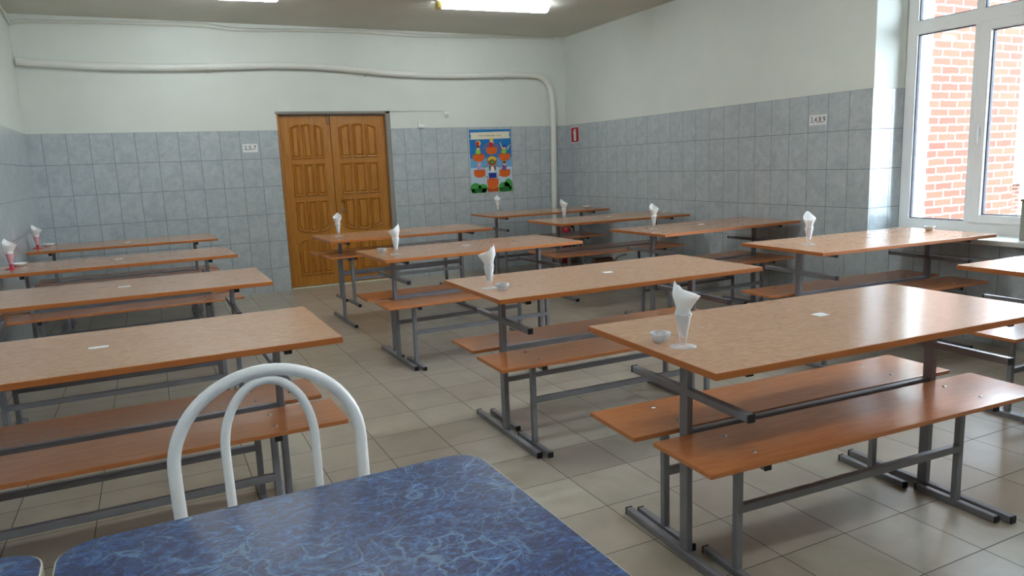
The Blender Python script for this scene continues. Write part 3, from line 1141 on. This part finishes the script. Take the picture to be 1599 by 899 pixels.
cp = [(-1.0, D - .012, 2.80), (-.9, D - .012, 2.822), (-.776, D - .012, 2.828), (-.291, D - .012, 2.842), (.579, D - .012, 2.85), (.8, D - .012, 2.84), (1.013, D - .012, 2.826), (1.542, D - .012, 2.842),
      (2.32, D - .012, 2.852), (3.0, D - .012, 2.838), (3.409, D - .012, 2.848), (4.266, D - .012, 2.87), (4.85, D - .012, 2.885)]
b.tube(smooth_path(cp, 6), .0085, M['cable'], 8)
b.tube(smooth_path([(p[0], p[1], min(p[2] + .03 + .008 * math.sin(3 * p[0]), 2.889)) for p in cp], 6), .006, M['cable'], 8)
tag(b.build('cable'), 'white painted cable sagging along the top of the back wall', 'cable')
b = MB()
b.tube(smooth_path([(XL + .012, 8.5, 2.80), (XL + .012, 8.25, 2.825), (XL + .012, 8.0, 2.86), (XL + .012, 7.4, 2.875), (XL + .012, 5.0, 2.87)], 6), .011, M['cable'], 8)
tag(b.build('cable'), 'white painted cable along the top of the left wall', 'cable')
b = MB()
b.tube([(DX1 + .03, D - .003, 1.985), (3.30, D - .003, 1.988)], .0025, M['cable'], 6)
tag(b.build('cable'), 'thin white cable running right from the door top to the bell', 'cable')
b = MB()
b.lathe([(0, 0), (.026, 0), (.03, .012), (.024, .028), (0, .034)], M['pvc'], 20, frame3((3.336, D + .006, 1.945), (1, 0, 0), (0, 0, 1)))
bell = b.build('bell')
b = MB(); b.lathe([(0, 0), (.008, 0), (.008, .01), (0, .012)], M['steel'], 12, frame3((3.336, D - .028, 1.945), (1, 0, 0), (0, 0, 1))); b.build('button', bell)
tag(bell, 'small round white bell on the back wall right of the doors', 'bell')
b = MB()
b.box((2.96, D - .035, 1.788), (3.035, D + .006, 1.825), M['pvc'], .004)
b.box((2.96, D - .03, 1.825), (2.975, D + .006, 1.865), M['pvc'], .003)
tag(b.build('junction_box'), 'small white box on top of the tiles right of the doors', 'box')

# signs
def sign(name, lo, w, h, o, xa, label, text, tsize):
    b = MB()
    mm = frame3(o, xa, (0, 0, 1))
    b.box((-w / 2, -h / 2, 0), (w / 2, h / 2, .0015), M['card'], 0, mm)
    s = b.build(name)
    text_mesh(text, .06, M['ink'], 'lettering', s, mm @ Matrix.Translation((0, 0, .0018)), .0003, tsize)
    tag(s, label, 'sign', 'class number signs')
    return s
sign('number_sign', None, .155, .088, (1.032, D - .0005, 1.603), (1, 0, 0), 'white paper sign reading 2,5,7 on the tiles left of the doors', '2,5,7', (.125, .052))
sign('number_sign', None, .172, .082, (W - .0005, 4.425, 1.585), (0, -1, 0), 'white paper sign reading 3,4,8,9 on the right wall', '3,4,8,9', (.15, .055))
mm = frame3((W - .0005, 8.287, 1.66), (0, -1, 0), (0, 0, 1))
b = MB()
b.box((-.1, -.1, 0), (.1, .1, .002), M['card'], 0, mm)
b.box((-.092, -.092, .002), (.092, .092, .0026), M['signred'], 0, mm)
fs = b.build('extinguisher_sign')
b = MB()
b.prism([(-.024, -.075), (.024, -.075), (.024, .035), (.012, .05), (.012, .058), (.034, .062), (.034, .07), (-.006, .075), (-.012, .058), (-.012, .05), (-.024, .035)], .0026, .0032, M['card'], mm)
b.prism([(-.012, .06), (-.03, .05), (-.044, .01), (-.038, .008), (-.024, .044), (-.012, .052)], .0026, .0031, M['card'], mm)
b.build('extinguisher_symbol', fs)
tag(fs, 'red fire extinguisher sign on the right wall in the corner', 'sign')

# fire extinguisher on the floor in the corner
r = empty('fire_extinguisher', (4.875, 8.36, 0))
b = MB(); b.lathe([(0, 0), (.058, 0), (.062, .01), (.062, .43), (.054, .465), (.03, .487), (.02, .495), (0, .495)], M['ext_red'], 28); b.build('cylinder', r)
b = MB(); b.lathe([(0, .49), (.018, .49), (.018, .53), (0, .532)], M['cap'], 14)
b.box((-.012, -.09, .528), (.012, .03, .54), M['cap'], .003); b.box((-.012, -.10, .508), (.012, .02, .518), M['cap'], .003); b.build('valve', r)
b = MB(); b.tube(smooth_path([(.012, -.01, .518), (.05, -.05, .52), (.078, -.06, .44), (.082, -.05, .25), (.078, -.03, .18)], 6), .009, M['cap'], 10); b.build('hose', r)
tag(r, 'red fire extinguisher standing on the floor in the far right corner', 'fire extinguisher')

# low stool under the second-farthest right-row table
r = empty('stool', (4.07, 6.27, 0), R(-12))
b = MB(); b.box((-.10, -.06, .28), (.10, .06, .345), M['brown'], .015, seg=3); b.build('seat', r)
for s in (-1, 1):
    b = MB(); b.tube(smooth_path([(s * .12, -.07, 0), (s * .117, -.07, .2), (s * .09, -.065, .262), (s * .03, -.05, .27), (s * -.02, -.04, .27)], 6), .011, M['chair'], 10); b.build('leg', r)
    b = MB(); b.tube(smooth_path([(s * .12, .07, 0), (s * .117, .07, .2), (s * .09, .065, .262), (s * .03, .05, .27), (s * -.02, .04, .27)], 6), .011, M['chair'], 10); b.build('leg', r)
b = MB(); b.tube(smooth_path([(.095, -.03, .25), (.115, -.03, .29), (.15, -.03, .335), (.21, -.03, .36), (.25, -.03, .362)], 6), .012, M['chair'], 10); b.build('handle', r)
tag(r, 'low brown stool with bent white tube legs under a far right-row table', 'stool')

# box on the windowsill at the right edge of the photo
b = MB(); b.box((5.07, 2.72, .7065), (5.19, 2.835, .96), M['box'], .004)
cb = b.build('carton')
b = MB(); b.box((5.065, 2.715, .96), (5.195, 2.84, .975), M['brown'], .003); b.build('lid', cb)
tag(cb, 'grey carton standing on the windowsill at the right edge of the photo', 'box')

# ---------------------------------------------------------------- poster
PX, PZ, PWd, PH = 3.903, 1.368, .572, .780
pm = frame3((PX, D - .0006, PZ), (1, 0, 0), (0, 0, 1))
b = MB()
b.box((-PWd / 2, -PH / 2, 0), (PWd / 2, PH / 2, .0012), M['p_blue'], 0, pm)
poster = b.build('poster')
b = MB()
def uv(x, y):   # poster picture coordinates: 0..1 from the top left
    return ((x - .5) * PWd, (.5 - y) * PH)
def poly(pts, mat, k):
    b.prism([uv(*p) for p in pts], .0011 + .00006 * k, .0013 + .0001 * k, mat, pm)
def ell(cx, cy, rx, ry, mat, k, n=20, a0=0, a1=360):
    poly([(cx + rx * math.cos(R(a0 + (a1 - a0) * i / n)), cy + ry * math.sin(R(a0 + (a1 - a0) * i / n))) for i in range(n + (0 if a1 - a0 >= 360 else 1))], mat, k)
def rect(x0, y0, x1, y1, mat, k):
    poly([(x0, y0), (x1, y0), (x1, y1), (x0, y1)], mat, k)
rect(0, .45, 1, .62, M['p_lblue'], 1)
rect(0, .60, 1, 1, M['p_pale'], 2)
poly([(.02, .045), (.98, .035), (.96, .09), (.985, .145), (.02, .155), (.04, .1)], M['p_cream'], 3)
for cx, cy, rx, ry in ((.10, .93, .13, .08), (.27, .95, .12, .07), (.80, .93, .14, .08), (.93, .89, .10, .10)):
    ell(cx if cx + rx < 1 else 1 - rx, cy if cy + ry < 1 else 1 - ry, rx, ry, M['p_green'], 4)
ell(.16, .96, .10, .035, M['p_dgreen'], 5); ell(.82, .955, .11, .04, M['p_dgreen'], 5)
poly([(0, .93), (.36, .93), (.36, 1), (0, 1)], M['p_green'], 4)
poly([(.66, .93), (1, .93), (1, 1), (.66, 1)], M['p_green'], 4)
# the wheel rim and spokes
for i in range(24):
    a, a2 = R(200 + i * 15), R(200 + i * 15 + 12)
    poly([(.51 + .30 * math.cos(a), .50 + .29 * math.sin(a)), (.51 + .30 * math.cos(a2), .50 + .29 * math.sin(a2)), (.51 + .285 * math.cos(a2), .50 + .275 * math.sin(a2)), (.51 + .285 * math.cos(a), .50 + .275 * math.sin(a))], M['p_red'] if i % 2 else M['p_dorange'], 5)
for a in range(30, 390, 60):
    c_, s_ = math.cos(R(a)), math.sin(R(a))
    poly([(.51 - .006 * s_, .5 + .006 * c_), (.51 + .28 * c_ - .006 * s_, .5 + .27 * s_ + .006 * c_), (.51 + .28 * c_ + .006 * s_, .5 + .27 * s_ - .006 * c_), (.51 + .006 * s_, .5 - .006 * c_)], M['p_dorange'], 5)
BK = [(.52, .33, 'p_red', 'p_yellow'), (.20, .44, 'p_lime', 'p_brown'), (.83, .44, 'p_lime', 'p_navy'), (.21, .69, 'p_lilac', 'p_lilac'), (.82, .70, 'p_violet', 'p_brown'), (.52, .84, 'p_navy', 'p_skin')]
for i, (cx, cy, body, hair) in enumerate(BK):
    if i < 5:
        ell(cx - .01, cy - .085, .055, .06, M[body], 6)
        ell(cx, cy - .155, .038, .034, M['p_skin'], 7)
        ell(cx, cy - .172, .040, .022, M[hair], 8)
    wv, hv = (.135, .085) if i < 5 else (.14, .13)
    poly([(cx - wv, cy - .055)] + [(cx + wv * math.cos(R(180 - 180 * k / 14)), cy + (hv - .02) * math.sin(R(180 * k / 14)) ** .7) for k in range(15)] + [(cx + wv, cy - .055)], M['p_orange'], 9)
    poly([(cx - wv, cy - .055), (cx + wv, cy - .055), (cx + wv, cy - .043), (cx - wv, cy - .043)], M['p_dorange'], 10)
rect(.385, .92, .655, .995, M['p_dorange'], 8)
poly([(.78, .32), (.72, .21), (.735, .205), (.80, .31)], M['p_skin'], 6)
poly([(.88, .32), (.96, .245), (.97, .255), (.91, .33)], M['p_skin'], 6)
poly([(.55, .22), (.545, .16), (.56, .16), (.575, .22)], M['p_skin'], 6)
ell(.20, .215, .062, .045, M['p_yellow'], 6); ell(.185, .222, .045, .038, M['p_red'], 7)
ell(.52, .50, .115, .078, M['p_dorange'], 6); ell(.52, .47, .095, .045, M['p_yellow'], 7); ell(.52, .515, .068, .042, M['p_brown'], 8); ell(.525, .52, .045, .026, M['p_green'], 9)
rect(.44, .58, .60, .65, M['p_brown'], 6)
ell(.52, .63, .045, .05, M['p_white'], 7)
poly([(.42, .69), (.62, .69), (.61, .77), (.43, .77)], M['p_navy'], 8)
b.build('printed_picture', poster)
text_mesh('Как правильно есть?', .04, M['p_brown'], 'lettering', poster, pm @ Matrix.Translation((0, (.5 - .098) * PH, .0019)), .0002, (.30, .026))
tag(poster, 'blue poster of an orange basket wheel with children on the tiled back wall', 'poster')
